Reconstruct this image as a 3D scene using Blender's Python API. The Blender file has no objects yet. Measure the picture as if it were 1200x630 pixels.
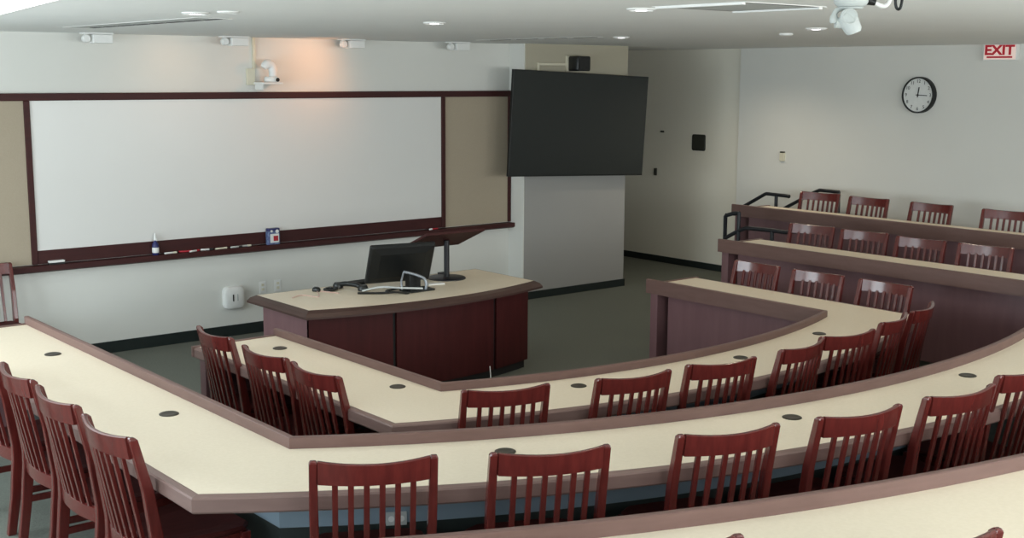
import bpy, bmesh, math, random
from mathutils import Vector, Matrix
random.seed(4)
PI = math.pi
col = bpy.context.scene.collection

# ------------------------------------------------------------------ materials
def mat(name, rgb, rough=0.5, spec=0.5, metal=0.0, noise=None, bump=0.0, coat=0.0, emit=None, strength=0.0):
    """noise = (scale_xyz, darker_rgb, low, high)"""
    m = bpy.data.materials.new(name); m.use_nodes = True
    nt = m.node_tree; b = nt.nodes['Principled BSDF']
    b.inputs['Base Color'].default_value = (*rgb, 1)
    b.inputs['Roughness'].default_value = rough
    b.inputs['Specular IOR Level'].default_value = spec
    b.inputs['Metallic'].default_value = metal
    b.inputs['Coat Weight'].default_value = coat
    b.inputs['Coat Roughness'].default_value = 0.15
    if emit:
        b.inputs['Emission Color'].default_value = (*emit, 1)
        b.inputs['Emission Strength'].default_value = strength
    if noise:
        sc, dark, lo, hi = noise
        tc = nt.nodes.new('ShaderNodeTexCoord'); mp = nt.nodes.new('ShaderNodeMapping')
        mp.inputs['Scale'].default_value = sc
        tx = nt.nodes.new('ShaderNodeTexNoise'); tx.inputs['Scale'].default_value = 1.0
        tx.inputs['Detail'].default_value = 5.0
        rp = nt.nodes.new('ShaderNodeValToRGB')
        rp.color_ramp.elements[0].position = lo; rp.color_ramp.elements[0].color = (*dark, 1)
        rp.color_ramp.elements[1].position = hi; rp.color_ramp.elements[1].color = (*rgb, 1)
        L = nt.links.new
        L(tc.outputs['Object'], mp.inputs['Vector']); L(mp.outputs['Vector'], tx.inputs['Vector'])
        L(tx.outputs['Fac'], rp.inputs['Fac']); L(rp.outputs['Color'], b.inputs['Base Color'])
        if bump:
            bp = nt.nodes.new('ShaderNodeBump'); bp.inputs['Strength'].default_value = bump
            bp.inputs['Distance'].default_value = 0.004
            L(tx.outputs['Fac'], bp.inputs['Height']); L(bp.outputs['Normal'], b.inputs['Normal'])
    return m

M = {}
M['chair'] = mat('chair_mahogany', (0.118, 0.0175, 0.0145), 0.25, 0.5, noise=((45, 45, 5), (0.080, 0.0115, 0.0098), 0.3, 0.7), coat=0.4)
M['rail'] = mat('desk_edge_wood', (0.150, 0.083, 0.070), 0.45, 0.5, noise=((5, 5, 40), (0.125, 0.067, 0.056), 0.3, 0.7))
M['panel'] = mat('desk_panel_laminate', (0.175, 0.092, 0.098), 0.38, 0.5, noise=((14, 14, 2), (0.150, 0.076, 0.082), 0.3, 0.7))
M['liner'] = mat('panel_back_laminate', (0.20, 0.26, 0.31), 0.6, 0.3, noise=((3, 3, 3), (0.185, 0.24, 0.29), 0.3, 0.7))
M['tdesk'] = mat('teaching_desk_mahogany', (0.062, 0.0120, 0.0120), 0.45, 0.2, noise=((25, 25, 2.5), (0.046, 0.0088, 0.0088), 0.3, 0.7))
M['frame'] = mat('board_frame_mahogany', (0.055, 0.0135, 0.0125), 0.5, 0.25, noise=((4, 30, 30), (0.042, 0.011, 0.011), 0.3, 0.7))
M['laminate'] = mat('cream_laminate', (0.77, 0.675, 0.535), 0.42, 0.35, noise=((60, 60, 60), (0.74, 0.645, 0.505), 0.35, 0.65))
M['wall'] = mat('wall_paint', (0.725, 0.72, 0.68), 0.75, 0.2, noise=((1.5, 1.5, 1.5), (0.705, 0.70, 0.66), 0.3, 0.7))
M['accent'] = mat('warm_wall_paint', (0.78, 0.75, 0.655), 0.75, 0.2, noise=((1.5, 1.5, 1.5), (0.76, 0.73, 0.635), 0.3, 0.7))
M['column'] = mat('column_paint', (0.345, 0.338, 0.325), 0.75, 0.2, noise=((1.5, 1.5, 1.5), (0.335, 0.328, 0.315), 0.3, 0.7))
M['ceiling'] = mat('ceiling_paint', (0.86, 0.875, 0.86), 0.85, 0.1, noise=((2, 2, 2), (0.845, 0.86, 0.845), 0.3, 0.7))
M['carpet'] = mat('dark_carpet', (0.165, 0.175, 0.150), 0.95, 0.1, noise=((90, 90, 90), (0.125, 0.134, 0.115), 0.3, 0.7), bump=0.4)
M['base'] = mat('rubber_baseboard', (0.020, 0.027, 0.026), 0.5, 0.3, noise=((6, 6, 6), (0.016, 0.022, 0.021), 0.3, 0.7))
M['white_board'] = mat('whiteboard_enamel', (0.735, 0.722, 0.697), 0.28, 0.4, noise=((0.8, 0.8, 0.8), (0.715, 0.702, 0.677), 0.3, 0.7))
M['tack'] = mat('tan_tackboard', (0.42, 0.355, 0.27), 0.9, 0.1, noise=((180, 180, 180), (0.385, 0.322, 0.242), 0.3, 0.7))
M['black'] = mat('black_plastic', (0.010, 0.011, 0.011), 0.35, 0.4, noise=((40, 40, 40), (0.008, 0.009, 0.009), 0.3, 0.7))
M['screen'] = mat('tv_screen_glass', (0.020, 0.0235, 0.0225), 0.4, 0.35, noise=((1, 1, 1), (0.0185, 0.0220, 0.0212), 0.3, 0.7))
M['blackmetal'] = mat('black_powder_coat', (0.012, 0.013, 0.017), 0.4, 0.5, noise=((60, 60, 60), (0.009, 0.010, 0.014), 0.3, 0.7))
M['grey'] = mat('brushed_grey_metal', (0.32, 0.34, 0.37), 0.35, 0.5, 0.6, noise=((8, 90, 90), (0.26, 0.28, 0.31), 0.3, 0.7))
M['white'] = mat('white_plastic', (0.80, 0.80, 0.78), 0.4, 0.4, noise=((20, 20, 20), (0.77, 0.77, 0.75), 0.3, 0.7))
M['ivory'] = mat('ivory_plastic', (0.70, 0.66, 0.52), 0.45, 0.4, noise=((20, 20, 20), (0.67, 0.63, 0.50), 0.3, 0.7))
M['slot'] = mat('dark_slot', (0.03, 0.03, 0.03), 0.7, 0.2, noise=((20, 20, 20), (0.025, 0.025, 0.025), 0.3, 0.7))
M['vent'] = mat('vent_grey_paint', (0.50, 0.52, 0.51), 0.6, 0.2, noise=((20, 20, 20), (0.48, 0.50, 0.49), 0.3, 0.7))
M['plate'] = mat('dark_bronze_plate', (0.035, 0.036, 0.028), 0.45, 0.4, noise=((30, 30, 30), (0.030, 0.031, 0.024), 0.3, 0.7))
M['brass'] = mat('bronze_grommet', (0.045, 0.038, 0.028), 0.4, 0.5, 0.3, noise=((40, 40, 40), (0.035, 0.03, 0.022), 0.3, 0.7))
M['blue'] = mat('navy_plastic', (0.028, 0.030, 0.13), 0.35, 0.4, noise=((40, 40, 40), (0.022, 0.024, 0.11), 0.3, 0.7))
M['teal'] = mat('pale_blue_plastic', (0.25, 0.38, 0.42), 0.4, 0.4, noise=((40, 40, 40), (0.22, 0.35, 0.39), 0.3, 0.7))
M['red'] = mat('red_plastic', (0.45, 0.02, 0.035), 0.4, 0.4, noise=((40, 40, 40), (0.38, 0.016, 0.03), 0.3, 0.7))
M['darkred'] = mat('exit_letter_red', (0.62, 0.015, 0.035), 0.4, 0.4, noise=((40, 40, 40), (0.55, 0.012, 0.03), 0.3, 0.7))
M['clockface'] = mat('clock_dial_paper', (0.74, 0.75, 0.73), 0.5, 0.3, noise=((20, 20, 20), (0.72, 0.73, 0.71), 0.3, 0.7))
M['exitface'] = mat('exit_face_acrylic', (0.85, 0.68, 0.62), 0.4, 0.3, noise=((15, 15, 15), (0.82, 0.64, 0.58), 0.3, 0.7), emit=(1.0, 0.72, 0.66), strength=0.25)
M['lamp'] = mat('lamp_lens', (0.9, 0.9, 0.9), 0.4, 0.3, noise=((20, 20, 20), (0.88, 0.88, 0.88), 0.3, 0.7), emit=(1.0, 0.93, 1.0), strength=6.0)
M['troffer'] = mat('light_panel_diffuser', (0.9, 0.9, 0.9), 0.5, 0.3, noise=((20, 20, 20), (0.88, 0.88, 0.88), 0.3, 0.7), emit=(0.95, 1.0, 1.0), strength=1.6)
M['mould'] = mat('teaching_desk_edge_wood', (0.060, 0.030, 0.024), 0.45, 0.4, noise=((5, 5, 40), (0.048, 0.023, 0.018), 0.3, 0.7))
M['cam'] = mat('camera_shell_white', (0.50, 0.53, 0.52), 0.5, 0.3, noise=((20, 20, 20), (0.48, 0.51, 0.50), 0.3, 0.7))
M['band'] = mat('beige_band_paint', (0.46, 0.425, 0.335), 0.75, 0.2, noise=((1.5, 1.5, 1.5), (0.445, 0.41, 0.32), 0.3, 0.7))
M['seat'] = mat('chair_seat_mahogany_shaded', (0.060, 0.0125, 0.011), 0.6, 0.12, noise=((30, 5, 30), (0.045, 0.009, 0.008), 0.3, 0.7))  # chair wood darkened: the shade under the desks is in its colour
M['nosing'] = mat('desk_nosing_wood', (0.185, 0.115, 0.100), 0.45, 0.5, noise=((5, 5, 40), (0.160, 0.097, 0.084), 0.3, 0.7))
M['packet'] = mat('packet_blue_print', (0.16, 0.22, 0.36), 0.4, 0.4, noise=((45, 45, 45), (0.07, 0.09, 0.22), 0.42, 0.58))
M['pink'] = mat('pale_cord', (0.62, 0.42, 0.36), 0.5, 0.3, noise=((40, 40, 40), (0.57, 0.38, 0.33), 0.3, 0.7))

def glass_mat():
    m = bpy.data.materials.new('window_glass'); m.use_nodes = True
    nt = m.node_tree; nt.nodes.clear(); N = nt.nodes.new
    o = N('ShaderNodeOutputMaterial'); mx = N('ShaderNodeMixShader'); t = N('ShaderNodeBsdfTransparent'); g = N('ShaderNodeBsdfGlossy')
    g.inputs['Roughness'].default_value = 0.05; mx.inputs[0].default_value = 0.06
    nz = N('ShaderNodeTexNoise'); nz.inputs['Scale'].default_value = 3
    rp = N('ShaderNodeValToRGB'); rp.color_ramp.elements[0].color = (0.93, 0.96, 0.96, 1); rp.color_ramp.elements[1].color = (0.97, 1, 1, 1)
    L = nt.links.new
    L(nz.outputs['Fac'], rp.inputs['Fac']); L(rp.outputs['Color'], t.inputs['Color'])
    L(t.outputs[0], mx.inputs[1]); L(g.outputs[0], mx.inputs[2]); L(mx.outputs[0], o.inputs[0])
    return m
M['glass'] = glass_mat()

# ------------------------------------------------------------------ mesh helpers
def obj(name, bm, m, parent=None, smooth=False, bevel=0.0, seg=2):
    bmesh.ops.recalc_face_normals(bm, faces=bm.faces[:])
    me = bpy.data.meshes.new(name); bm.to_mesh(me); bm.free()
    me.materials.append(M[m])
    if smooth:
        for p in me.polygons: p.use_smooth = True
    o = bpy.data.objects.new(name, me); col.objects.link(o)
    if parent: o.parent = parent
    if bevel:
        b = o.modifiers.new('bevel', 'BEVEL'); b.width = bevel; b.segments = seg; b.limit_method = 'ANGLE'; b.angle_limit = math.radians(35)
    if smooth:
        e = o.modifiers.new('split', 'EDGE_SPLIT'); e.split_angle = math.radians(40)
    return o
def thing(name, label, cat, loc=(0, 0, 0), rz=0.0, group=None):
    o = bpy.data.objects.new(name, None); col.objects.link(o); o.empty_display_size = 0.1
    o.location = loc; o.rotation_euler = (0, 0, rz); return tag(o, label, cat, group)
def tag(o, label, cat, group=None):
    o['label'] = label; o['category'] = cat
    if group: o['group'] = group
    return o
def struct(name, bm, m, **k):
    o = obj(name, bm, m, **k); o['kind'] = 'structure'; return o
def B(): return bmesh.new()
def hexa(bm, c8):
    v = [bm.verts.new(c) for c in c8]
    for f in ((0, 3, 2, 1), (4, 5, 6, 7), (0, 1, 5, 4), (1, 2, 6, 5), (2, 3, 7, 6), (3, 0, 4, 7)):
        bm.faces.new([v[i] for i in f])
    return bm
def box(bm, x0, x1, y0, y1, z0, z1):
    return hexa(bm, [(x0, y0, z0), (x1, y0, z0), (x1, y1, z0), (x0, y1, z0), (x0, y0, z1), (x1, y0, z1), (x1, y1, z1), (x0, y1, z1)])
def loft(bm, rings, caps=True, closed=True):
    vs = [[bm.verts.new(p) for p in r] for r in rings]; n = len(vs[0])
    for a, b in zip(vs, vs[1:]):
        for i in range(n if closed else n - 1):
            j = (i + 1) % n
            bm.faces.new((a[i], a[j], b[j], b[i]))
    if caps:
        bm.faces.new(vs[0]); bm.faces.new(list(reversed(vs[-1])))
    return bm
def prism(bm, poly, z0, z1):
    return loft(bm, [[(x, y, z0) for x, y in poly], [(x, y, z1) for x, y in poly]])
def lathe(bm, prof, seg=24, c=(0, 0, 0), axis='z'):
    rings = []
    for r, z in prof:
        ring = []
        for i in range(seg):
            a = 2 * PI * i / seg; u, v = max(r, 1e-4) * math.cos(a), max(r, 1e-4) * math.sin(a)
            p = (u, v, z) if axis == 'z' else ((z, u, v) if axis == 'x' else (v, z, u))
            ring.append((p[0] + c[0], p[1] + c[1], p[2] + c[2]))
        rings.append(ring)
    return loft(bm, rings)
def smooth_path(pts, n=6):
    P = [Vector(p) for p in pts]; out = []
    for i in range(len(P) - 1):
        p0, p1, p2, p3 = P[max(i - 1, 0)], P[i], P[i + 1], P[min(i + 2, len(P) - 1)]
        for k in range(n):
            t = k / n
            out.append(0.5 * ((2 * p1) + (-p0 + p2) * t + (2 * p0 - 5 * p1 + 4 * p2 - p3) * t * t + (-p0 + 3 * p1 - 3 * p2 + p3) * t ** 3))
    return out + [P[-1]]
def tube(bm, pts, r, n=10):
    P = [Vector(p) for p in pts]; rings = []; up = None
    for i, p in enumerate(P):
        t = (P[min(i + 1, len(P) - 1)] - P[max(i - 1, 0)]).normalized()
        if up is None: up = t.orthogonal().normalized()
        a = (up - t * up.dot(t)).normalized(); up = a; b = t.cross(a)
        rr = r[i] if isinstance(r, (list, tuple)) else r
        rings.append([p + (a * math.cos(2 * PI * k / n) + b * math.sin(2 * PI * k / n)) * rr for k in range(n)])
    return loft(bm, rings)
def rrect(w, h, r, n=5):
    out = []
    for cx, cy, a0 in ((w - r, h - r, 0), (-w + r, h - r, 90), (-w + r, -h + r, 180), (w - r, -h + r, 270)):
        for k in range(n + 1):
            a = math.radians(a0 + 90 * k / n); out.append((cx + r * math.cos(a), cy + r * math.sin(a)))
    return out
def text_mesh(name, s, size, m, parent, loc, rot, extrude=0.002, bold=0.0):
    cu = bpy.data.curves.new(name, 'FONT'); cu.body = s; cu.size = size; cu.extrude = extrude; cu.offset = bold
    cu.align_x = 'CENTER'; cu.align_y = 'CENTER'
    t = bpy.data.objects.new(name + '_tmp', cu); col.objects.link(t)
    dg = bpy.context.evaluated_depsgraph_get(); me = bpy.data.meshes.new_from_object(t.evaluated_get(dg))
    bpy.data.objects.remove(t); bpy.data.curves.remove(cu)
    me.materials.clear(); me.materials.append(M[m])
    o = bpy.data.objects.new(name, me); col.objects.link(o); o.parent = parent; o.location = loc; o.rotation_euler = rot
    return o
def dup(root, loc, rz, label):
    r = root.copy(); col.objects.link(r); r.location = loc; r.rotation_euler = (0, 0, rz); r['label'] = label
    for ch in list(root.children):
        c = ch.copy(); col.objects.link(c); c.parent = r
        for g in ch.children:
            d = g.copy(); col.objects.link(d); d.parent = c
    return r

# ------------------------------------------------------------------ room
D, RX, LXW, BY, CZ = 10.738, 12.06, -0.72, -0.62, 2.835      # front wall, right wall, left wall, back wall, ceiling
COLY, COLX0, COLX1, END = 10.48, 8.775, 10.335, 13.4
T1, T2 = 0.17, 0.305
struct('floor', box(B(), LXW - .15, RX + .2, BY - .15, END + .15, -0.15, 0), 'carpet')
struct('ceiling', box(B(), LXW - .15, RX + .2, BY - .15, END + .15, CZ, CZ + .15), 'ceiling')
struct('wall_front', box(B(), LXW - .15, COLX0 + .02, D, D + .15, 0, CZ), 'wall')
w = struct('wall_right', box(B(), RX, RX + .2, BY - .15, 10.232, 0, CZ), 'wall')
struct('wall_alcove_side', box(B(), RX + .03, RX + .2, 10.232, END + .15, 0, CZ), 'accent')
struct('wall_alcove_end', box(B(), COLX1 - .05, RX + .03, END, END + .15, 0, CZ), 'wall')
struct('wall_column', box(B(), COLX0, COLX1, COLY, END + .1, 0, CZ), 'column')
struct('trim_1', box(B(), COLX0, COLX1, COLY - .012, COLY, 2.33, CZ), 'band')       # warm painted band above the screen
bwins = [(0.6, 3.6), (4.4, 7.4), (8.2, 11.2)]
BZ0, BZ1 = 1.15, 2.6
bm = B(); box(bm, LXW - .15, RX + .2, BY - .15, BY, 0, BZ0); box(bm, LXW - .15, RX + .2, BY - .15, BY, BZ1, CZ)
xs_ = [LXW - .15] + [x for p in bwins for x in p] + [RX + .2]
for i in range(0, len(xs_), 2): box(bm, xs_[i], xs_[i + 1], BY - .15, BY, BZ0, BZ1)
struct('wall_back', bm, 'wall')
for i, (x0, x1) in enumerate(bwins):
    bm = B(); y0, y1 = BY - .11, BY - .04
    box(bm, x0, x0 + .05, y0, y1, BZ0, BZ1); box(bm, x1 - .05, x1, y0, y1, BZ0, BZ1)
    box(bm, x0 + .05, x1 - .05, y0, y1, BZ0, BZ0 + .05); box(bm, x0 + .05, x1 - .05, y0, y1, BZ1 - .05, BZ1)
    xm = (x0 + x1) / 2; box(bm, xm - .02, xm + .02, y0, y1, BZ0 + .05, BZ1 - .05)
    f = struct('window_%d' % (i + 4), bm, 'white')
    obj('pane', box(B(), x0 + .02, x1 - .02, y0 + .03, y0 + .036, BZ0 + .02, BZ1 - .02), 'glass', f)
# left wall with three window openings
wins = [(0.3, 2.7), (3.3, 5.7), (6.3, 9.6)]
WZ0, WZ1 = 0.75, 2.55
bm = B()
box(bm, LXW - .15, LXW, BY - .15, D + .15, 0, WZ0); box(bm, LXW - .15, LXW, BY - .15, D + .15, WZ1, CZ)
ys = [BY - .15] + [y for p in wins for y in p] + [D + .15]
for i in range(0, len(ys), 2): box(bm, LXW - .15, LXW, ys[i], ys[i + 1], WZ0, WZ1)
struct('wall_left', bm, 'wall')
for i, (y0, y1) in enumerate(wins):
    bm = B(); x0, x1 = LXW - .11, LXW - .04
    box(bm, x0, x1, y0, y0 + .05, WZ0, WZ1); box(bm, x0, x1, y1 - .05, y1, WZ0, WZ1)
    box(bm, x0, x1, y0 + .05, y1 - .05, WZ0, WZ0 + .05); box(bm, x0, x1, y0 + .05, y1 - .05, WZ1 - .05, WZ1)
    ym = (y0 + y1) / 2; box(bm, x0, x1, ym - .02, ym + .02, WZ0 + .05, WZ1 - .05)
    f = struct('window_%d' % (i + 1), bm, 'white')
    obj('pane', box(B(), x0 + .03, x0 + .036, y0 + .02, y1 - .02, WZ0 + .02, WZ1 - .02), 'glass', f)
# baseboards
struct('baseboard_front', box(B(), LXW, COLX0, D - .012, D, 0, .105), 'base')
struct('wall_column_side', box(B(), COLX0 - .012, COLX0, COLY, D + .05, 0, CZ), 'wall')
struct('baseboard_column', box(B(), COLX0 - .012, COLX1 + .012, COLY - .012, COLY, 0, .085), 'base')
struct('baseboard_column_side', box(B(), COLX1, COLX1 + .012, COLY - .012, END, 0, .085), 'base')
struct('baseboard_right', box(B(), RX + .018, RX + .03, 10.232, END, 0, .085), 'base')

# ------------------------------------------------------------------ curved desk rows
CX = 5.715
class Row:
    def __init__(s, w, R, cy, z, yl, yr, n=40, start=None, lip=.047):
        s.lip = lip
        s.start = start; s.w, s.R, s.cy, s.z, s.yl, s.yr, s.n = w, R, cy, z, yl, yr, n
    def line(s, d, cl=0.0, cr=0.0):
        r = s.R + d; hw = s.w + d; a = math.asin(hw / r); b = -a if s.start is None else s.start; pts = [(CX - hw, s.yl - cl)] if s.start is None else []
        for i in range(s.n + 1):
            t = b + (a - b) * i / s.n; pts.append((CX + r * math.sin(t), s.cy - r * math.cos(t)))
        return pts + [(CX + hw, s.yr - cr)]
    def sweep(s, prof, cl=0.0, cr=0.0):
        cols = [s.line(d, cl, cr) for d, z in prof]; bm = B()
        rings = [[(cols[k][i][0], cols[k][i][1], prof[k][1]) for k in range(len(prof))] for i in range(len(cols[0]))]
        return loft(bm, rings)
def rect(d0, d1, z0, z1): return [(d0, z0), (d1, z0), (d1, z1), (d0, z1)]
WID = 0.555
def desk_row(row, label, grommets, outlets, floorz):
    z = row.z
    t = thing('seminar_desk', label, 'desk', (0, 0, 0))
    obj('worktop', row.sweep(rect(0, WID, z - .035, z), .03, .03), 'laminate', t)
    # chair-side edge, bull-nosed
    e = obj('edge_trim', row.sweep([(WID, z - .068), (WID + .030, z - .068), (WID + .036, z - .060), (WID + .036, z - .010), (WID + .030, z - .003), (WID + .008, z + .001), (WID, z + .001)]), 'nosing', t)
    # raised ledge along the centre side, running down as an apron, and across both ends
    lip = row.sweep([(-.032, z - .073), (0, z - .073), (0, z + row.lip - .004), (-.005, z + row.lip), (-.027, z + row.lip), (-.032, z + row.lip - .004)])
    for sx, ye in ((-1, row.yl), (1, row.yr)) if row.start is None else ((1, row.yr),):
        x0, x1 = sorted((CX + sx * (row.w), CX + sx * (row.w + WID + .04)))
        box(lip, x0, x1, ye - .03, ye, z - .062, z + .006)
    obj('front_ledge', lip, 'rail', t)
    # front panel: wood towards the centre, grey towards the chairs
    zb = floorz + .002
    obj('front_panel', row.sweep(rect(.060, .074, zb, z - .036), .175, .175), 'panel', t)
    obj('panel_lining', row.sweep(rect(.074, .080, z - .32, z - .036), .175, .175), 'liner', t)
    obj('lower_panel', row.sweep(rect(.074, .080, zb, z - .32), .175, .175), 'base', t)  # black lower strip behind the front panel, from the lining to the floor
    if row.start is not None:
        o = obj('end_panel', box(B(), -.005, .03, -WID, -.01, zb - floorz, z - .036 - floorz), 'panel', t, bevel=.003)
        o.location = (CX + row.R * math.sin(row.start), row.cy - row.R * math.cos(row.start), floorz); o.rotation_euler = (0, 0, row.start)
    for sx, ye in ((-1, row.yl), (1, row.yr)) if row.start is None else ((1, row.yr),):
        x0, x1 = sorted((CX + sx * (row.w - .01), CX + sx * (row.w + WID)))
        obj('end_panel', box(B(), x0, x1, ye - .115, ye - .035, zb, z - .036), 'panel', t, bevel=.003)
    for (x, y) in grommets:
        g = obj('cable_grommet', lathe(B(), [(.028, z - .02), (.046, z - .02), (.046, z + .003), (.040, z + .006), (.030, z + .004)], 20, (x, y, 0)), 'brass', t, smooth=True)
        obj('grommet_cap', lathe(B(), [(.029, z - .005), (.029, z + .002)], 20, (x, y, 0)), 'slot', g, smooth=False)
    for (ang, zz) in outlets:
        r = row.R + .080; c = (CX + r * math.sin(ang), row.cy - r * math.cos(ang), zz)
        bm = B(); box(bm, -.045, .045, -.006, 0, -.03, .03)
        o = obj('outlet_plate', bm, 'vent', t, bevel=.002); o.location = c; o.rotation_euler = (0, 0, ang)
        for dx in (-.022, .022):
            k = obj('socket', lathe(B(), [(.013, 0), (.013, .003)], 14, (dx, -.0085, 0), 'y'), 'white', o)
    return t
RA = Row(1.76, 4.98, 10.096, .75, 7.36, 7.27)
RB = Row(3.22, 5.87, 9.435, .92, 7.92, 7.76, lip=.050)
RC = Row(4.83, 8.23, 10.34, 1.045, 9.00, 8.98, start=-.509, lip=.055)
desk_row(RA, 'innermost and lowest curved seminar desk with cream top, nearest the teaching desk',
         [(3.789, 6.969), (3.826, 5.676), (4.646, 5.054), (5.928, 4.95), (6.921, 5.094)], [], 0)
desk_row(RB, 'middle curved seminar desk with cream top and raised brown ledge, between two rows of chairs',
         [(2.335, 6.946), (2.325, 5.361), (3.192, 3.926), (4.579, 3.503), (5.983, 3.435)], [(-.505, .62)], T1)
desk_row(RC, 'outermost and highest curved seminar desk, cream top across the bottom right foreground',
         [], [], T2)

# stepped floor platforms under the middle and outer rows
pr = RB.sweep(rect(.100, 1.7, 0, T1), 0.0, 0.0); struct('floor_middle_tier', pr, 'carpet')
RC2 = Row(4.83, 8.23, 10.34, 1.045, 9.00, 8.98); inner = RC2.line(.125); bm = B()
outer = [(LXW + .003, RC.yl)] + [(LXW + .003 + (RX - LXW - .006) * i / RC.n, BY + .003) for i in range(RC.n + 1)] + [(RX - .003, RC.yr)]
loft(bm, [[(*a, 0.003), (*b, 0.003), (*b, T2), (*a, T2)] for a, b in zip(inner, outer)])
struct('floor_outer_tier', bm, 'carpet')
struct('trim_2', box(B(), RC.w + CX + .125, RX - .003, RC.yr, RC.yr + .3, 0, T1), 'carpet')   # step up to the outer tier

# ------------------------------------------------------------------ chairs
CH = .93
def make_chair(label):
    t = thing('slat_back_chair', label, 'chair', group=None)
    bt, hw = -.305, .219                                  # back top plane, half width of the back
    # one continuous rear leg and stile per side
    for s in (-1, 1):
        prof = [(-.255, 0.0, .018, .021), (-.225, .20, .018, .024), (-.205, .40, .018, .026), (-.205, .47, .018, .026), (-.240, .70, .017, .022), (bt + .012, CH - .012, .016, .017), (bt + .006, CH, .011, .010)]
        rings = []
        for (y, z, a, b) in prof:
            x = s * (hw + (.004 if z > .5 else 0) - (.006 if z < .1 else 0))
            rings.append([(x - a, y - b, z), (x + a, y - b, z), (x + a, y + b, z), (x - a, y + b, z)])
        obj('rear_leg', loft(B(), rings), 'chair', t, bevel=.005)
        # front leg, tapered
        rings = []
        for (z, a) in ((0, .014), (.38, .021), (.43, .021)):
            rings.append([(s * .212 - a, .185 - a, z), (s * .212 + a, .185 - a, z), (s * .212 + a, .185 + a, z), (s * .212 - a, .185 + a, z)])
        obj('front_leg', loft(B(), rings), 'chair', t, bevel=.003)
        obj('stretcher', box(B(), s * .212 - .010, s * .212 + .010, -.225, .17, .20, .232), 'chair', t, bevel=.003)
    obj('stretcher', box(B(), -.205, .205, -.03, -.006, .205, .23), 'chair', t, bevel=.003)
    # curved rails of the back
    def rail(name, z0, z1, yb0, yb1, bow, th):
        N = 12; rings = []
        for i in range(N + 1):
            u = -1 + 2 * i / N; x = u * (hw - .012); sag = -bow * (1 - u * u)
            dz = .010 * (u * u) if name == 'crest_rail' else 0
            rings.append([(x, yb0 + sag - th, z0), (x, yb0 + sag + th, z0), (x, yb1 + sag + th, z1 + dz - .004), (x, yb1 + sag + th * .4, z1 + dz), (x, yb1 + sag - th * .4, z1 + dz), (x, yb1 + sag - th, z1 + dz - .004)])
        return obj(name, loft(B(), rings), 'chair', t, smooth=True)
    ylean = lambda z: -.205 + (bt + .205) * (z - .47) / (CH - .47)
    rail('crest_rail', CH - .093, CH - .010, ylean(CH) + .012, ylean(CH), .040, .011)
    rail('lower_rail', .378, .446, -.210, -.212, .026, .011)
    for i in range(6):
        u = -1 + 2 * (i + 1) / 7; x = u * (hw - .016)
        sag = 1 - u * u; z0, z1 = .425, CH - .08
        y0, y1 = -.211 - .026 * sag, ylean(z1) - .038 * sag
        a, b = .0110, .008
        bm = hexa(B(), [(x - a, y0 - b, z0), (x + a, y0 - b, z0), (x + a, y0 + b, z0), (x - a, y0 + b, z0),
                        (x - a, y1 - b, z1), (x + a, y1 - b, z1), (x + a, y1 + b, z1), (x - a, y1 + b, z1)])
        obj('slat', bm, 'chair', t, bevel=.002)
    # seat: rounded shield, slightly dished
    poly = [(-.185, -.198), (-.235, .09), (-.23, .18), (-.18, .222), (.18, .222), (.23, .18), (.235, .09), (.185, -.198)]
    rings = [[(x * k, y * k, z) for x, y in poly] for k, z in ((.94, .428), (1, .438), (1, .448), (.965, .456), (.6, .449), (.05, .447))]
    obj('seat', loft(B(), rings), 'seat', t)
    bm = B(); box(bm, -.20, .20, .17, .19, .375, .43); box(bm, -.20, .20, -.198, -.180, .375, .43)
    box(bm, -.205, -.188, -.195, .17, .375, .43); box(bm, .188, .205, -.195, .17, .375, .43)
    obj('seat_frame', bm, 'chair', t, bevel=.002)
    return t
BACK = Vector((0, -.305, 0))
proto = None
def put(bx, by, deg, z, label, group):
    """bx, by: the middle of the top of the back; deg: turn of the chair (0 faces the front wall)"""
    global proto
    rz = math.radians(deg); off = Matrix.Rotation(rz, 3, 'Z') @ BACK
    loc = (bx - off.x, by - off.y, z)
    if proto is None:
        proto = make_chair(label); proto.location = loc; proto.rotation_euler = (0, 0, rz); r = proto
    else:
        r = dup(proto, loc, rz, label)
    r['group'] = group
    return r
ordn = ['first', 'second', 'third', 'fourth', 'fifth', 'sixth', 'seventh']
G = 'mahogany chairs along the curve of the middle desk'
for i, (x, y, a, l) in enumerate([
    (2.40, 3.72, -29, 'mahogany slat-back chair, leftmost of those in the foreground behind the middle desk curve'),
    (2.99, 3.40, -25, 'mahogany slat-back chair at the middle desk curve, second from left in the foreground'),
    (3.73, 3.155, -17, 'mahogany slat-back chair at the middle desk curve, third from left in the foreground'),
    (4.38, 2.99, -11, 'mahogany slat-back chair at the middle desk curve, fourth from left in the foreground'),
    (5.03, 2.91, -7, 'mahogany slat-back chair at the middle desk curve, fifth from left, near the right edge'),
    (5.66, 2.94, -2, 'mahogany chair at the middle desk curve, cut off by the right edge')]):
    put(x, y, a, T1, l, G)
G = 'mahogany chairs along the curve of the lowest desk'
for i, (x, y, a, l) in enumerate([
    (3.87, 4.75, -20, 'mahogany slat-back chair at the lowest desk curve, leftmost, just below the teaching desk'),
    (4.58, 4.54, -11, 'mahogany slat-back chair at the lowest desk curve, second from left'),
    (5.19, 4.46, -12, 'mahogany slat-back chair at the lowest desk curve, third from left'),
    (5.90, 4.45, 6, 'narrow-looking mahogany chair at the lowest desk curve, fourth from left'),
    (6.39, 4.48, -7, 'mahogany slat-back chair at the lowest desk curve, fifth from left'),
    (7.05, 4.59, 14, 'mahogany chair seen nearly edge-on, second from the right end of the lowest desk curve'),
    (7.56, 4.70, 16, 'mahogany chair seen edge-on, last at the right end of the lowest desk curve')]):
    put(x, y, a, 0, l, G)
G = 'mahogany chairs along the right arm of the lowest desk'
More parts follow.
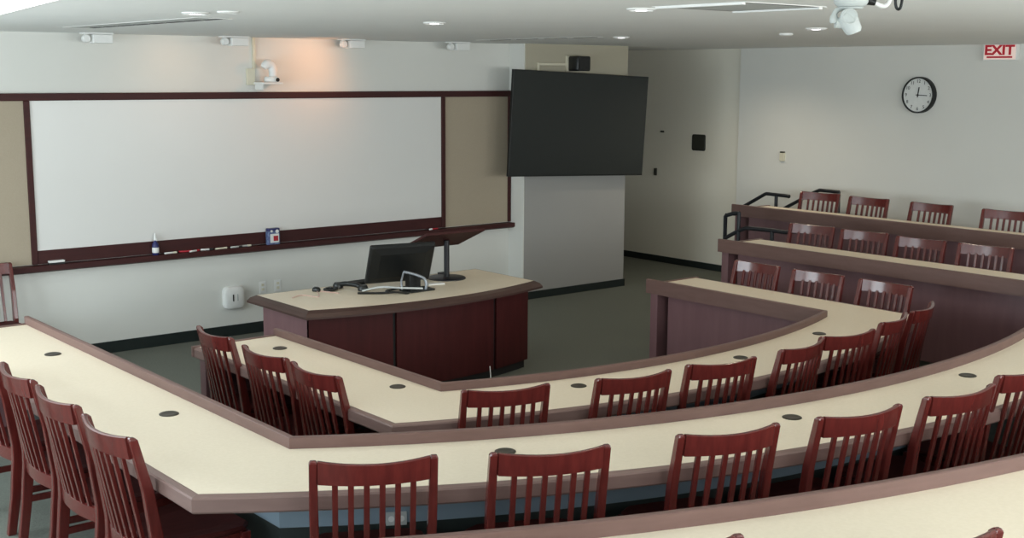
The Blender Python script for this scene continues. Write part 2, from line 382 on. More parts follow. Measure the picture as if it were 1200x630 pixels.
for (x, y, a, l) in [
    (8.22, 6.71, 91, 'mahogany chair with pale glare, farthest of three along the lowest desk right arm'),
    (8.22, 6.08, 95, 'mahogany chair with pale glare, middle of three along the lowest desk right arm'),
    (8.235, 5.455, 90, 'mahogany chair with pale glare, nearest of three along the lowest desk right arm')]:
    put(x, y, a, 0, l, G)
G = 'mahogany chairs along the left arm of the lowest desk'
for (x, y, a, l) in [
    (3.31, 6.93, -91, 'mahogany chair farthest back at the left arm of the lowest desk, beside open carpet'),
    (3.29, 6.25, -87, 'mahogany chair, middle of three at the left arm of the lowest desk'),
    (3.30, 5.70, -88, 'mahogany chair, nearest of three at the left arm of the lowest desk')]:
    put(x, y, a, 0, l, G)
G = 'mahogany chairs along the left arm of the middle desk'
for (x, y, a, l) in [
    (1.79, 4.75, -88, 'large mahogany chair at the lower left, nearest at the left arm of the middle desk'),
    (1.80, 5.36, -89, 'mahogany chair second nearest at the left arm of the middle desk, left edge of photo'),
    (1.81, 5.92, -91, 'mahogany chair third along the left arm of the middle desk, cut by the left edge'),
    (1.80, 6.48, -90, 'mahogany chair fourth along the left arm of the middle desk, mostly outside the left edge')]:
    put(x, y, a, T1, l, G)
G = 'mahogany chairs along the right arm of the middle desk'
for (x, y, a, l) in [
    (9.66, 7.24, 98, 'mahogany chair at the middle right desk, farthest of four, beside black handrail'),
    (9.66, 6.65, 96, 'mahogany chair second farthest of four at the right arm of the middle desk'),
    (9.62, 6.04, 93, 'mahogany chair at the middle right desk, third of four, close to its neighbour'),
    (9.66, 5.45, 97, 'mahogany chair at the middle right desk, nearest of four, by the right edge')]:
    put(x, y, a, T1, l, G)
G = 'mahogany chairs along the top right desk'
for (x, y, a, l) in [
    (11.26, 8.35, 99, 'mahogany chair farthest of the top right row, with a black handrail behind it'),
    (11.22, 7.69, 92, 'mahogany chair second farthest of the top right row, against the pale wall'),
    (11.21, 6.94, 90, 'mahogany chair third of the top right row, below and left of the clock'),
    (11.20, 6.13, 96, 'mahogany chair of the top right row nearest the right edge, below the exit sign')]:
    put(x, y, a, T2, l, G)
G = 'mahogany chairs along the curve of the outermost desk'
put(2.99, 1.79, -21, T2, 'mahogany chair of which only a top corner shows at the bottom right corner', G)
put(2.38, 2.23, -24, T2, 'mahogany chair of which only the tip of the back shows at the bottom edge', G)
put(3.01, 10.57, 180, 0, 'mahogany chair standing against the front wall at the far left edge, under the board ledge', 'single chair by the front wall')

# ------------------------------------------------------------------ whiteboard wall
t = thing('whiteboard', 'long white marker board with dark mahogany frame and tan side panels on the front wall', 'whiteboard', (0, D, 0))
y0 = -.045
obj('writing_surface', box(B(), 3.515, 7.805, -.030, -.004, .985, 2.262), 'white_board', t)
for x0, x1 in ((1.6, 3.465), (7.855, 8.725)):
    obj('tackboard', box(B(), x0, x1, -.026, -.004, .868, 2.262), 'tack', t)
obj('top_rail', box(B(), 1.55, 8.765, y0, -.002, 2.262, 2.325), 'frame', t, bevel=.006)
for x0, x1 in ((1.55, 1.60), (3.465, 3.515), (7.805, 7.855), (8.725, 8.765)):
    obj('stile', box(B(), x0, x1, y0, -.002, .868, 2.262), 'frame', t, bevel=.005)
obj('lower_rail', box(B(), 3.515, 7.805, -.036, -.002, .868, .985), 'frame', t, bevel=.004)
TD = .115
bm = B(); sec = [(-.002, .800), (-.085, .804), (-TD, .818), (-TD, .860), (-.110, .863), (-.105, .8615), (-.002, .8615)]
loft(bm, [[(x, y, z) for y, z in sec] for x in (1.55, 8.80)])
obj('marker_tray', bm, 'frame', t, bevel=.002)
TY, TZ = D - .068, .862
# items on the tray
t = thing('spray_bottle', 'navy spray bottle with white nozzle standing on the marker tray', 'bottle', (4.56, TY, TZ))
obj('bottle_body', lathe(B(), [(.026, 0), (.030, .006), (.030, .085), (.026, .105), (.013, .122), (.013, .135)], 20), 'blue', t, smooth=True)
obj('bottle_label', lathe(B(), [(.0305, .022), (.031, .024), (.031, .068), (.0305, .070)], 20), 'white', t, smooth=True)
n = obj('spray_head', lathe(B(), [(.015, .135), (.015, .150), (.012, .165), (.009, .185), (.006, .20)], 16), 'white', t, smooth=True)
obj('spray_trigger', tube(B(), [(0, -.012, .158), (0, -.028, .152), (0, -.030, .132)], .004, 8), 'white', n, smooth=True)
t = thing('wipes_tub', 'pale blue and white wipes packet standing on the marker tray, left of the monitor', 'container', (5.755, TY, TZ))
obj('tub_body', prism(B(), rrect(.068, .030, .02), 0, .130), 'packet', t, bevel=.004)
obj('tub_lid', prism(B(), rrect(.067, .031, .02), .130, .158), 'blue', t, bevel=.006)
obj('tub_label', box(B(), -.044, .050, -.0325, -.029, .020, .105), 'white', t)
obj('label_mark', box(B(), -.010, .040, -.0345, -.032, .035, .085), 'red', t)
obj('lid_seal', lathe(B(), [(.018, -.002), (.018, .002)], 18, (.030, -.033, .128), 'y'), 'white', t)
obj('lid_seal', lathe(B(), [(.012, -.002), (.012, .002)], 18, (-.030, -.033, .132), 'y'), 'white', t)
def marker(x, dy, deg, body, cap, label, z=TZ):
    t = thing('dry_erase_marker', label, 'marker', (x, TY + dy, z + .009), math.radians(deg), 'markers on the tray')
    obj('barrel', lathe(B(), [(.007, -.062), (.0085, -.060), (.0085, .022), (.0075, .024)], 12, axis='x'), body, t, smooth=True)
    obj('cap', lathe(B(), [(.009, .022), (.0095, .024), (.0095, .058), (.006, .062)], 12, axis='x'), cap, t, smooth=True)
marker(4.70, -.012, 4, 'white', 'ivory', 'pale marker lying on the tray just right of the spray bottle')
marker(4.85, .0, -14, 'red', 'red', 'all red marker on the tray between pale markers')
marker(4.93, -.022, 20, 'white', 'red', 'white marker with red cap lying askew on the tray')
marker(5.06, -.004, -8, 'white', 'slot', 'white marker with dark cap lying on the tray right of the red ones')
marker(5.20, -.018, 6, 'ivory', 'ivory', 'ivory marker at the right end of the marker cluster on the tray')
marker(5.36, -.01, 3, 'vent', 'slot', 'grey marker lying alone between the marker cluster and the wipes packet')
marker(5.46, .005, -4, 'vent', 'ivory', 'grey marker with pale cap nearest the wipes packet')
marker(7.66, -.02, 186, 'red', 'white', 'red and white marker at the far right end of the tray, above the lectern')
t = thing('board_eraser', 'small pale board eraser at the far left end of the marker tray', 'eraser', (3.66, TY, TZ))
obj('eraser_felt', box(B(), -.065, .065, -.024, .024, 0, .016), 'slot', t, bevel=.003)
obj('eraser_handle', box(B(), -.067, .067, -.026, .026, .016, .034), 'white', t, bevel=.005)

# wall fittings on the front wall
t = thing('wall_dispenser', 'rounded white wall box with two slots, low on the wall by the teaching desk', 'wall box', (5.339, D, .378))
obj('housing', None or (lambda bm: loft(bm, [[(x * k, y, z * k) for x, z in rrect(.103, .108, .05, 8)] for k, y in ((1, 0), (1, -.045), (.95, -.062), (.80, -.072))]))(B()), 'white', t, smooth=True)
for dx in (-.022, .022):
    obj('slot', box(B(), dx - .006, dx + .006, -.075, -.070, -.03, .035), 'slot' if dx < 0 else 'vent', t)
for x, l in ((5.665, 'narrow white outlet plate low on the front wall, the left of two'), (5.83, 'pale outlet plate low on the front wall, the right of two')):
    t = thing('outlet_plate', l, 'outlet', (x, D, .44))
    obj('plate', box(B(), -.035, .035, -.006, 0, -.057, .057), 'white', t, bevel=.002)
    for dz in (-.022, .022): obj('socket', box(B(), -.015, .015, -.009, -.005, dz - .013, dz + .013), 'ivory', t, bevel=.002)
t = thing('wall_camera', 'small white pan-tilt camera on a shelf bracket above the board', 'camera', (5.71, D, 2.40))
obj('shelf', box(B(), -.09, .115, -.22, 0, 0, .018), 'white', t, bevel=.003)
obj('back_plate', box(B(), -.160, -.075, -.024, 0, -.01, .145), 'ivory', t, bevel=.004)
obj('gusset', prism(B(), [(-.08, -.02), (-.08, -.17), (-.065, -.17), (-.065, -.02)], -.05, 0), 'white', t)
obj('camera_base', lathe(B(), [(.060, .018), (.066, .026), (.064, .060), (.055, .070)], 22, (.04, -.12, 0)), 'white', t, smooth=True)
obj('camera_head', tube(B(), smooth_path([(-.03, -.11, .150), (.00, -.115, .185), (.045, -.12, .175), (.062, -.125, .12), (.058, -.125, .06)], 4), [.030, .036, .040, .043, .045, .046, .046, .046, .046, .045, .044, .043, .042, .041, .040, .038, .035], 16), 'white', t, smooth=True)
n = obj('lens_mount', tube(B(), [(.060, -.125, .055), (.065, -.20, .042)], .026, 14), 'white', t, smooth=True)
obj('lens', lathe(B(), [(.019, -.004), (.019, .004)], 16, (.0655, -.203, .0415), 'y'), 'slot', t)
o = tag(obj('cable_raceway', box(B(), 5.618, 5.648, D - .02, D, 2.545, CZ), 'ivory', bevel=.003), 'thin ivory cable raceway running from the ceiling down to the wall camera', 'raceway')

# ------------------------------------------------------------------ television and speaker on the column
t = thing('television', 'large black flat television hung slightly crooked on the column', 'television', (9.512, 10.36, 1.944))
t.rotation_euler = (math.radians(1.6), math.radians(2.19), 0)
W2, H2 = 1.0255, .577
obj('casing', box(B(), -W2, W2, 0, .04, -H2, H2), 'black', t, bevel=.004)
obj('screen', box(B(), -W2 + .010, W2 - .010, -.004, .002, -H2 + .016, H2 - .010), 'screen', t)
obj('wall_mount', box(B(), -.35, .35, .04, .085, -.25, .25), 'blackmetal', t)
t = thing('loudspeaker', 'small black loudspeaker on the column just above the television', 'speaker', (9.475, COLY, 2.625))
obj('cabinet', loft(B(), [[(x, y, z) for x, z in rrect(w, .082, .02, 3)] for w, y in ((.095, -.03), (.105, -.10), (.105, -.17), (.09, -.195))]), 'black', t, smooth=True)
obj('grille', box(B(), -.075, .075, -.200, -.194, -.062, .062), 'slot', t, bevel=.003)
obj('bracket', box(B(), -.125, .02, -.04, -.013, -.08, .085), 'ivory', t, bevel=.004)
tag(obj('cable_conduit', (lambda bm: (box(bm, 8.930, 8.956, COLY - .036, COLY - .013, 2.40, 2.63), box(bm, 8.956, 9.350, COLY - .036, COLY - .013, 2.604, 2.63), bm)[-1])(B()), 'ivory', bevel=.003),
    'bent ivory conduit on the column left of the loudspeaker', 'conduit')

# ------------------------------------------------------------------ teaching desk
TZD = .76
t = thing('teaching_desk', 'bow-fronted dark mahogany teaching desk with cream top in the middle of the floor', 'desk', (5.665, 8.30, 0))
def bow(x0, x1, yb, yf, sag, n=16):
    xm = (x0 + x1) / 2; h = (x1 - x0) / 2
    return [(x0, yb)] + [(x0 + (x1 - x0) * i / n, yf - sag * (1 - ((x0 + (x1 - x0) * i / n - xm) / h) ** 2)) for i in range(n + 1)] + [(x1, yb)]
top = bow(-1.10, 1.10, .46, -.36, .19)
out = bow(-1.155, 1.155, .515, -.41, .19)
mid = bow(-1.135, 1.135, .495, -.393, .19)
obj('worktop', prism(B(), top, TZD - .02, TZD), 'laminate', t)
inn = bow(-1.06, 1.06, .42, -.33, .19)
bm = B(); loft(bm, [[(x, y, z) for x, y in P] for P, z in ((inn, TZD - .060), (out, TZD - .060), (out, TZD - .044), (mid, TZD - .018), (top, TZD + .001))], caps=False)
obj('edge_moulding', bm, 'mould', t)
body = bow(-1.075, 1.075, .40, -.31, .18, 24)
# bowed front in three panels with dark reveals, side panels, back
def fy(x): return -.31 - .18 * (1 - (x / 1.075) ** 2)
def front(x0, x1, name):
    n = 12; xs = [x0 + (x1 - x0) * i / n for i in range(n + 1)]
    poly = [(x, fy(x)) for x in xs] + [(x, fy(x) + .025) for x in reversed(xs)]
    obj(name, prism(B(), poly, .07, TZD - .060), 'tdesk', t)
front(-1.075, -.42, 'front_panel'); front(-.385, .60, 'front_panel'); front(.635, 1.075, 'front_panel')
xs = [-1.05 + 2.1 * i / 20 for i in range(21)]
obj('reveal', prism(B(), [(x, fy(x) + .026) for x in xs] + [(x, fy(x) + .05) for x in reversed(xs)], .0, TZD - .060), 'slot', t)
for s in (-1, 1):
    x0, x1 = sorted((s * 1.05, s * 1.075)); obj('side_panel', box(B(), x0, x1, fy(1.075) + .001, .40, .07 if s > 0 else .0, TZD - .060), 'panel', t)
obj('plinth', prism(B(), [(x * .93, y * .9) for x, y in body], 0, .075), 'base', t)
obj('cabinet_back', box(B(), -1.05, 1.05, .36, .385, .07, TZD - .060), 'tdesk', t)

# things on the teaching desk
t = thing('tabletop_lectern', 'tabletop lectern with slanted dark wood rest on a black pole, on the teaching desk', 'lectern', (6.25, 8.50, TZD))
obj('base_plate', lathe(B(), [(.165, 0), (.165, .008), (.155, .014), (.03, .020)], 32), 'blackmetal', t, smooth=True)
obj('pole', lathe(B(), [(.024, .015), (.024, .33)], 18), 'blackmetal', t, smooth=True)
sl = obj('book_rest', box(B(), -.31, .31, -.20, .22, -.011, .011), 'frame', t, bevel=.004)
sl.location = (-.035, .0, .345); sl.rotation_euler = (math.radians(-23), 0, 0)
st = obj('book_stop', box(B(), -.31, .31, .20, .22, .011, .035), 'frame', t, bevel=.003); st.location = sl.location; st.rotation_euler = sl.rotation_euler
obj('cable_foot', box(B(), .06, .14, .16, .22, 0, .02), 'blackmetal', t, bevel=.004)
t = thing('desktop_monitor', 'black monitor leaning back, seen from behind, on the teaching desk', 'monitor', (5.70, 8.43, TZD))
mh = obj('monitor_shell', loft(B(), [[(x, y, z) for x, z in rrect(w, h, .012, 3)] for w, h, y in ((.285, .180, .028), (.285, .180, .006), (.272, .164, -.010), (.20, .11, -.026))]), 'black', t)
mh.location = (-.015, -.060, .196); mh.rotation_euler = (math.radians(24), 0, math.radians(-12))
ms = obj('display', box(B(), -.272, .272, .0285, .030, -.168, .168), 'screen', t); ms.location = mh.location; ms.rotation_euler = mh.rotation_euler
obj('stand_base', prism(B(), [(x + .0, y - .27) for x, y in rrect(.13, .085, .02, 4)], 0, .014), 'black', t, bevel=.003)
bm = B(); tube(bm, smooth_path([(-.075, -.19, .150), (-.03, -.24, .138), (.035, -.31, .105), (.05, -.33, .06), (.045, -.33, .013)], 5), .012, 10)
obj('stand_arm', bm, 'grey', t, smooth=True)
bm = B(); tube(bm, [(-.075, -.19, .150), (-.12, -.22, .08), (-.125, -.24, .016)], .008, 8)
obj('stand_arm', bm, 'grey', t, smooth=True)
obj('stand_hinge', box(B(), -.05, .06, -.24, -.17, .012, .13), 'black', t, bevel=.006)
def cable(name, pts, r, m, label):
    return tag(obj(name, tube(B(), smooth_path(pts, 8), r, 8), m, smooth=True), label, 'cable')
zc = TZD + .0096
cable('cable_bundle', [(5.22, 8.30, zc), (5.35, 8.20, zc), (5.45, 8.10, zc + .01), (5.55, 8.06, zc), (5.62, 8.20, zc + .02), (5.50, 8.26, zc), (5.40, 8.16, zc + .016)], .009, 'black', 'thick black cable coiled in front of the monitor base')
cable('cable_bundle', [(5.30, 8.36, zc), (5.42, 8.28, zc + .03), (5.52, 8.12, zc + .035), (5.66, 8.02, zc + .03)], .008, 'vent', 'grey cable running across the desk under the monitor')
cable('thin_cord', [(4.72, 8.46, TZD + .004), (4.84, 8.52, TZD + .004), (4.90, 8.38, TZD + .004), (4.98, 8.50, TZD + .004), (5.04, 8.60, TZD + .004), (5.12, 8.42, TZD + .004)], .004, 'pink', 'thin pale pink cord looping over the left end of the desk top')
t = thing('computer_mouse', 'small black round mouse by the thin pink cord', 'mouse', (5.03, 8.62, TZD), math.radians(30))
obj('mouse_shell', loft(B(), [[(x * k, y * k, z) for x, y in rrect(.026, .036, .024, 6)] for k, z in ((.92, 0), (1, .008), (.95, .022), (.7, .033), (.3, .037))]), 'black', t, smooth=True)
obj('scroll_wheel', lathe(B(), [(.006, -.003), (.006, .003)], 12, (0, .014, .034), 'x'), 'grey', t)
t = thing('headset', 'black ring-shaped headset lying flat on the desk left of the handset', 'headset', (5.13, 8.57, TZD), math.radians(35))
bm = B(); tube(bm, [(.055 * math.cos(a), .045 * math.sin(a), .014) for a in [PI * (.1 + 1.8 * i / 24) for i in range(25)]], .011, 8)
obj('headband', bm, 'black', t, smooth=True)
for s in (-1, 1): obj('ear_pad', lathe(B(), [(.018, 0), (.022, .008), (.018, .024)], 14, (.052, s * .022, 0)), 'black', t, smooth=True)
t = thing('handset', 'black handset with two bulky ends lying on the desk left of the monitor', 'handset', (5.29, 8.52, TZD), math.radians(-68))
obj('grip', tube(B(), smooth_path([(-.12, 0, .030), (-.05, 0, .045), (.05, 0, .045), (.12, 0, .030)], 5), .021, 12), 'black', t, smooth=True)
for s in (-1, 1): obj('earpiece' if s < 0 else 'mouthpiece', lathe(B(), [(.030, 0), (.042, .006), (.042, .030), (.030, .050)], 18, (s * .125, 0, 0)), 'black', t, smooth=True)
t = thing('white_notepad', 'slim white pad lying flat at the foot of the lectern pole', 'notepad', (5.985, 8.30, TZD), math.radians(-12))
obj('pages', box(B(), -.075, .075, -.03, .03, 0, .012), 'white', t, bevel=.002)
obj('binding', box(B(), -.079, -.070, -.031, .031, 0, .014), 'vent', t, bevel=.002)
t = thing('keyboard', 'black keyboard edge showing behind the left side of the monitor', 'keyboard', (5.55, 8.74, TZD), math.radians(3))
obj('keyboard_body', box(B(), -.20, .20, -.065, .065, 0, .016), 'black', t, bevel=.004)
obj('key_rows', box(B(), -.19, .19, -.055, .055, .016, .021), 'slot', t, bevel=.002)
o = tag(obj('floor_box', lathe(B(), [(.10, 0), (.10, .010), (.09, .014)], 24, (5.98, 7.70, 0)), 'vent', smooth=True), 'pale round floor box cover on the carpet in front of the teaching desk', 'floor box')
cable('floor_cable', [(6.13, 7.73, .004), (6.13, 7.735, .07), (6.135, 7.75, .14)], .004, 'white', 'short white cable rising by the front of the teaching desk')

# ------------------------------------------------------------------ right wall fittings
FW = RX + .03
def plate(name, y, z, hy, hz, m, x, label, cat, depth=.012):
    t = thing(name, label, cat, (x, y, z))
    rings = [[(-d, a * k, b * k) for a, b in rrect(hy, hz, min(hy, hz) * .25, 4)] for d, k in ((-.003, 1), (depth * .7, 1), (depth, .93))]
    obj('cover', loft(B(), rings), m, t, smooth=False)
    return t
t = plate('wall_panel', 10.911, 1.642, .115, .105, 'plate', FW, 'square dark plate on the alcove wall right of the television', 'wall plate')
obj('inner_plate', loft(B(), [[(-d, a, b) for a, b in rrect(.095, .085, .015, 4)] for d in (.010, .016)]), 'plate', t)
t = plate('light_switch', 11.562, 1.76, .026, .012, 'plate', FW, 'tiny dark sensor high on the alcove wall beside the television', 'sensor', .02)
obj('lens', box(B(), -.024, -.019, -.008, .008, -.005, .005), 'slot', t)
t = plate('key_switch', 11.671, 1.217, .020, .048, 'plate', FW, 'small upright dark switch on the alcove wall below the tiny sensor', 'switch', .02)
obj('toggle', box(B(), -.030, -.018, -.006, .006, -.012, .012), 'slot', t)
t = plate('thermostat', 9.52, 1.532, .036, .052, 'ivory', RX, 'small ivory thermostat with dark top on the right wall left of the clock', 'thermostat', .025)
obj('thermostat_cap', box(B(), -.027, 0, -.03, .03, .050, .066), 'plate', t, bevel=.003)
# clock
t = thing('wall_clock', 'round wall clock with black rim and white dial on the right wall', 'clock', (RX, 7.686, 2.303))
CR = .196
obj('rim', lathe(B(), [(CR, 0), (CR, -.062), (CR - .006, -.070), (CR - .014, -.070), (CR - .018, -.050)], 48, axis='x'), 'black', t, smooth=True)
obj('dial', lathe(B(), [(CR - .012, -.046), (CR - .012, -.052)], 48, axis='x'), 'clockface', t)
for k in range(12):
    a = 2 * PI * (k + 1) / 12; rr = CR - .048
    # seen from inside the room the viewer's right is -Y
    text_mesh('numeral', str(k + 1), .050, 'slot', t, (-.0535, -rr * math.sin(a), rr * math.cos(a)), (PI / 2, 0, -PI / 2), .0008)
def hand(name, ang, L, w):
    a = math.radians(ang); bm = B(); box(bm, -.0585, -.0565, -w, w, -.025, L)
    o = obj(name, bm, 'black', t); o.rotation_euler = (a, 0, 0); return o
hand('hour_hand', 8, .085, .0055); hand('minute_hand', 92, .115, .004)
obj('hub', lathe(B(), [(.010, -.053), (.010, -.061)], 16, axis='x'), 'black', t)
# exit sign
t = thing('exit_sign', 'white exit sign with red letters where the right wall meets the ceiling', 'sign', (RX, 6.765, 2.755))
obj('housing', box(B(), -.055, 0, -.185, .185, -.085, .078), 'white', t, bevel=.004)
obj('sign_face', box(B(), -.058, -.054, -.172, .172, -.075, .070), 'exitface', t)
lt = text_mesh('lettering', 'EXIT', .135, 'darkred', t, (-.0595, .005, .014), (PI / 2, 0, -PI / 2), .001, .005)
lt.scale = (1.18, 1.0, 1.0)
obj('underline', box(B(), -.0605, -.058, -.14, .14, -.062, -.044), 'darkred', t)
text = None

# ------------------------------------------------------------------ handrails on the steps
def handrail(label, parts):
    t = thing('handrail', label, 'handrail', parts[0][1][0])
    base = Vector(parts[0][1][0])
    for name, pts in parts:
        obj(name, tube(B(), [Vector(p) - base for p in pts], .021, 10), 'blackmetal', t, smooth=True)
    return t
x = 9.80
handrail('black looped handrail beside the far end of the middle right desk', [
    ('post', [(x, 8.448, .0), (x, 8.449, 1.060), (x, 8.430, 1.080)]),
    ('top_rail', [(x, 8.440, 1.070), (x, 8.342, 1.100), (x, 8.265, 1.108)]),
    ('post', [(x, 8.270, 1.112), (x, 8.267, .0)]),
    ('lower_rail', [(x, 8.449, .83), (x, 8.32, .90), (x, 8.209, .952), (x, 8.16, .966), (x, 7.844, .974), (x, 7.66, .972), (x, 7.55, .995)]),
    ('post', [(x, 7.835, .975), (x, 7.830, T1 + .003)])])
x = 11.40
handrail('black handrail sloping up behind the far end of the top right desk', [
    ('top_rail', [(x, 9.66, .91), (x, 9.50, .997), (x, 9.25, 1.133), (x, 9.22, 1.146), (x, 8.92, 1.142), (x, 8.885, 1.139)]),
    ('post', [(x, 9.074, 1.14), (x, 9.068, T1 + .003)]),
    ('post', [(x, 9.63, .926), (x, 9.63, .003)])])
x = 11.88
handrail('black handrail by the right wall behind the farthest chair of the top row', [
    ('top_rail', [(x, 9.45, .87), (x, 9.294, .952), (x, 8.90, 1.160), (x, 8.83, 1.190), (x, 8.555, 1.186)]),
    ('post', [(x, 8.562, 1.19), (x, 8.553, T2 + .003)]),
    ('post', [(x, 9.43, .88), (x, 9.43, .003)])])

# ------------------------------------------------------------------ ceiling fixtures
def slot_vent(cx, y0, y1, w, label, nslots):
    t = thing('slot_diffuser', label, 'vent', (cx, (y0 + y1) / 2, CZ))
    h = (y1 - y0) / 2; bm = B(); e = .018
    box(bm, -w, w, -h, -h + e, -.0022, 0); box(bm, -w, w, h - e, h, -.0022, 0)
    box(bm, -w, -w + e, -h + e, h - e, -.0022, 0); box(bm, w - e, w, -h + e, h - e, -.0022, 0)
    obj('vent_frame', bm, 'white', t)
    obj('vent_plate', box(B(), -w + e, w - e, -h + e, h - e, -.0018, -.0005), 'vent', t)
    L = (2 * h - 2 * e) / nslots
    for i in range(nslots):
        y = -h + e + L * i
        obj('air_slot', box(B(), w * .35, w * .62, y + .06 * L, y + .80 * L, -.0045, -.0018), 'slot', t)
slot_vent(3.50, 7.18, 9.42, .13, 'long slotted air vent in the ceiling at the upper left', 8)
slot_vent(7.63, 8.12, 9.78, .07, 'narrow slotted air vent in the ceiling above the television', 4)
t = thing('ceiling_diffuser', 'square recessed air diffuser panel in the ceiling at the top centre right', 'vent', (4.78, 4.08, CZ))
bm = B(); o_, i_ = .300, .275
box(bm, -o_, o_, -o_, -i_, -.003, 0); box(bm, -o_, o_, i_, o_, -.003, 0); box(bm, -o_, -i_, -i_, i_, -.012, 0); box(bm, i_, o_, -i_, i_, -.012, 0)
obj('diffuser_frame', bm, 'white', t)
obj('diffuser_plate', box(B(), -.25, .25, -.25, .25, -.0035, -.001), 'vent', t)
obj('diffuser_throat', box(B(), -i_, i_, -i_, i_, -.003, -.001), 'slot', t)
t.rotation_euler = (0, 0, math.radians(0))
def downlight(x, y, label, r=.075, on=True):
    t = thing('recessed_downlight', label, 'ceiling light', (x, y, CZ), 0, 'recessed ceiling lights')
    obj('trim_ring', lathe(B(), [(r, 0), (r, -.006), (r - .012, -.012), (r - .018, -.004), (r - .018, 0)], 28), 'white', t, smooth=True)
    obj('reflector', lathe(B(), [(r - .018, -.001), (r - .02, -.004), (.03, -.006)], 24), 'vent', t, smooth=True)
    obj('lens', lathe(B(), [(.034, -.005), (.030, -.011), (.01, -.013)], 20), 'lamp' if on else 'white', t, smooth=True)
downlight(3.10, 6.58, 'round recessed light at the upper left, just right of the long vent')
downlight(3.18, 6.34, 'white eyeball light beside the round recessed light at the upper left', .06, False)
downlight(4.82, 6.68, 'recessed light in the ceiling above the right part of the whiteboard')
downlight(4.57, 4.54, 'recessed light in the ceiling beside the square air diffuser')
downlight(7.77, 7.96, 'recessed light in the ceiling above the right corner of the television')
downlight(7.28, 5.50, 'recessed light in the ceiling left of the hanging white camera')
tag(obj('smoke_detector', lathe(B(), [(.055, 0), (.055, -.012), (.04, -.022)], 24, (8.01, 6.34, CZ)), 'white', smooth=True), 'small flat white disc on the ceiling between the recessed light and the right wall', 'detector')
# bright light panel at the upper left
t = thing('ceiling_light_panel', 'large bright white light panel in the ceiling at the top left corner', 'ceiling light', (1.675, 6.6, CZ))
obj('panel_frame', (lambda bm: (box(bm, -.52, .53, -2.3, -2.25, -.005, 0), box(bm, -.52, .53, 2.25, 2.3, -.005, 0), box(bm, -.52, -.49, -2.25, 2.25, -.005, 0), box(bm, .515, .53, -2.25, 2.25, -.005, 0), bm)[-1])(B()), 'white', t)
obj('diffuser', box(B(), -.49, .515, -2.25, 2.25, -.004, -.001), 'troffer', t)
t.rotation_euler = (0, 0, math.radians(-9))
# wall-wash heads along the front wall
for x, l in ((4.02, 'white wall-wash light head at the far left of the ceiling edge'), (5.30, 'white wall-wash light head just left of the wall camera'),
             (6.56, 'white wall-wash light head over the warm glow right of the wall camera'), (7.86, 'white wall-wash light head nearest the television')):
    t = thing('wall_wash_light', l, 'ceiling light', (x, 10.52, CZ), 0, 'wall-wash lights along the front wall')
    obj('mount', box(B(), -.10, .16, -.05, .05, -.012, 0), 'white', t, bevel=.002)
    obj('lamp_head', box(B(), -.02, .15, -.055, .055, -.088, -.014), 'white', t, bevel=.006)
    obj('knuckle', lathe(B(), [(.028, -.03), (.034, -.02), (.034, .02), (.028, .03)], 18, (-.065, -.0, -.050), 'y'), 'white', t, smooth=True)
    obj('yoke', box(B(), -.075, -.055, -.02, .02, -.05, -.008), 'white', t)
# hanging pan-tilt camera
t = thing('ceiling_camera', 'white pan-tilt camera hanging from the ceiling at the top right', 'camera', (4.29, 3.075, CZ))
obj('mount_body', lathe(B(), [(.060, 0), (.068, -.006), (.068, -.040), (.060, -.052), (.050, -.058)], 32), 'cam', t, smooth=True)
obj('swivel_plate', lathe(B(), [(.045, -.057), (.050, -.060), (.045, -.066)], 28), 'cam', t, smooth=True)
# r = to the viewer's right, f = away from the viewer
rx, ry = .772, -.635
def rv(a, z, f=0.0): return (a * rx + f * .635, a * ry + f * .772, z)
pts = smooth_path([rv(-.030, -.060), rv(-.058, -.074), rv(-.066, -.098), rv(-.064, -.122)], 4)
obj('yoke_arm', tube(B(), pts, [.011] * 7 + [.013, .015, .017, .018, .017, .014], 12), 'cam', t, smooth=True)
bm = B(); tube(bm, [rv(-.058, -.120), rv(-.032, -.124)], .022, 18); obj('tilt_joint', bm, 'cam', t, smooth=True)
bm = B(); tube(bm, [rv(-.036, -.086, -.01), rv(-.028, -.092, -.012), rv(-.004, -.122, -.015), rv(.010, -.152, -.02), rv(.014, -.162, -.02)], [.024, .035, .038, .034, .027], 22)
obj('lens_barrel', bm, 'cam', t, smooth=True)
bm = B(); c = Vector(rv(-.016, -.098, -.042)); n = Vector(rv(-.018, -.098, -.060)) - c
tube(bm, [c - n * .8, c, c + n * .2], [.034, .034, .028], 24); obj('side_cap', bm, 'cam', t, smooth=True)
obj('cap_ring', tube(B(), [rv(-.018 + .029 * math.cos(q), -.098 + .029 * math.sin(q), -.064) for q in [2 * PI * k / 28 for k in range(29)]], .0022, 6), 'vent', t, smooth=True)
bm = B(); tube(bm, [rv(.064, -.030), rv(.098, -.040)], [.020, .013], 12); obj('cable_gland', bm, 'black', t, smooth=True)
def hcable(pts, r, m, label):
    P = [Vector((4.29, 3.075, CZ)) + Vector(rv(a, z)) for a, z in pts]
    tag(obj('hanging_cable', tube(B(), smooth_path(P, 6), r, 8), m, smooth=True), label, 'cable')
hcable([(.095, -.040), (.115, -.050), (.135, -.054), (.150, -.044), (.158, -.022), (.160, -.001)], .009, 'white', 'white cable curving from the hanging camera up to the ceiling')
hcable([(.178, -.001), (.180, -.040), (.185, -.060), (.193, -.066), (.201, -.060), (.205, -.040), (.208, -.001)], .006, 'black', 'small black cable loop hanging from the ceiling right of the camera')

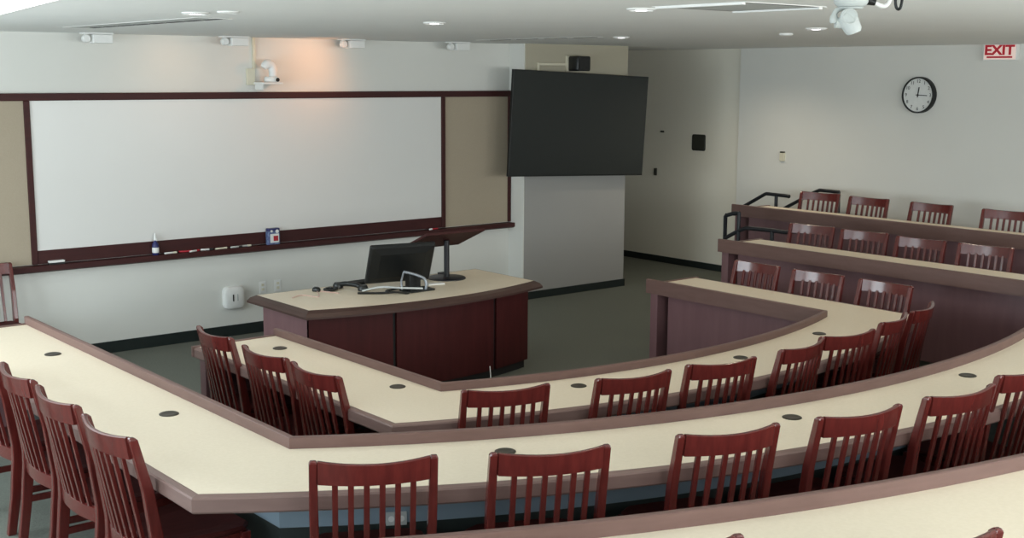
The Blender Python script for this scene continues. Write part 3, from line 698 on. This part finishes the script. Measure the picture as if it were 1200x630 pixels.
# ------------------------------------------------------------------ lights
def area(name, loc, target, sx, sy, power, color):
    l = bpy.data.lights.new(name, 'AREA'); l.shape = 'RECTANGLE'; l.size = sx; l.size_y = sy; l.energy = power; l.color = color
    o = bpy.data.objects.new(name, l); col.objects.link(o); o.location = loc
    o.rotation_euler = (Vector(target) - Vector(loc)).to_track_quat('-Z', 'Y').to_euler(); return o
for i, (y0, y1) in enumerate(wins):
    area('window_daylight', (LXW - .20, (y0 + y1) / 2, (WZ0 + WZ1) / 2), (LXW + 5, (y0 + y1) / 2, 1.2), y1 - y0 - .1, WZ1 - WZ0 - .1, (55, 80, 215)[i], (.90, .96, 1.0))
for i, (x0, x1) in enumerate(bwins):
    area('window_daylight', ((x0 + x1) / 2, BY - .20, (BZ0 + BZ1) / 2), ((x0 + x1) / 2, BY + 5, 1.7), x1 - x0 - .1, BZ1 - BZ0 - .1, 138, (1.0, .985, .96))
def spot(name, loc, target, power, color, size, blend=.9, r=.05):
    l = bpy.data.lights.new(name, 'SPOT'); l.energy = power; l.color = color; l.spot_size = math.radians(size); l.spot_blend = blend; l.shadow_soft_size = r
    o = bpy.data.objects.new(name, l); col.objects.link(o); o.location = loc
    o.rotation_euler = (Vector(target) - Vector(loc)).to_track_quat('-Z', 'Y').to_euler(); return o
for (x, y, e) in ((3.10, 6.58, 12), (4.82, 6.68, 26), (4.57, 4.54, 20), (7.77, 7.96, 26), (7.28, 5.50, 28), (5.5, 2.2, 20), (8.6, 3.0, 26), (10.2, 6.0, 28), (10.6, 8.4, 26), (10.9, 9.5, 46)):  # several beams have no fixture: fill added to brighten the right side and alcove
    spot('downlight_and_fill_beam', (x, y, CZ - .03), (x, y, 0), e, (1.0, .86, .66), 150, 1.0)
spot('wall_wash_beam', (6.35, 10.16, CZ - .12), (6.02, 10.73, 2.38), 10, (1.0, .42, .16), 150, 1.0)
spot('wall_wash_beam', (4.80, 10.25, CZ - .12), (4.75, 10.73, 2.3), 2.2, (1.0, .62, .38), 155, 1.0)

w = bpy.data.worlds.new('daylight'); bpy.context.scene.world = w; w.use_nodes = True
bg = w.node_tree.nodes['Background']; bg.inputs['Color'].default_value = (.72, .83, 1.0, 1); bg.inputs['Strength'].default_value = 1.0

# ------------------------------------------------------------------ camera
F, yaw, pit, roll = 1447.86, .687508, .155892, -.004997
f = Vector((math.sin(yaw) * math.cos(pit), math.cos(yaw) * math.cos(pit), -math.sin(pit)))
r = Vector((math.cos(yaw), -math.sin(yaw), 0)); d = f.cross(r)
c, s = math.cos(roll), math.sin(roll); r, d = c * r + s * d, -s * r + c * d
cam = bpy.data.cameras.new('camera'); co = bpy.data.objects.new('camera', cam); col.objects.link(co)
cam.sensor_width = 36; cam.lens = F / 1200 * 36; cam.clip_start = .05; cam.clip_end = 100
m = Matrix((r, -d, -f)).transposed().to_4x4(); m.translation = (0, 0, 2.5); co.matrix_world = m
sc = bpy.context.scene; sc.camera = co
sc.view_settings.view_transform = 'Standard'; sc.view_settings.look = 'None'; sc.view_settings.gamma = 1
sc.view_settings.use_curve_mapping = False; sc.view_settings.exposure = 0.0
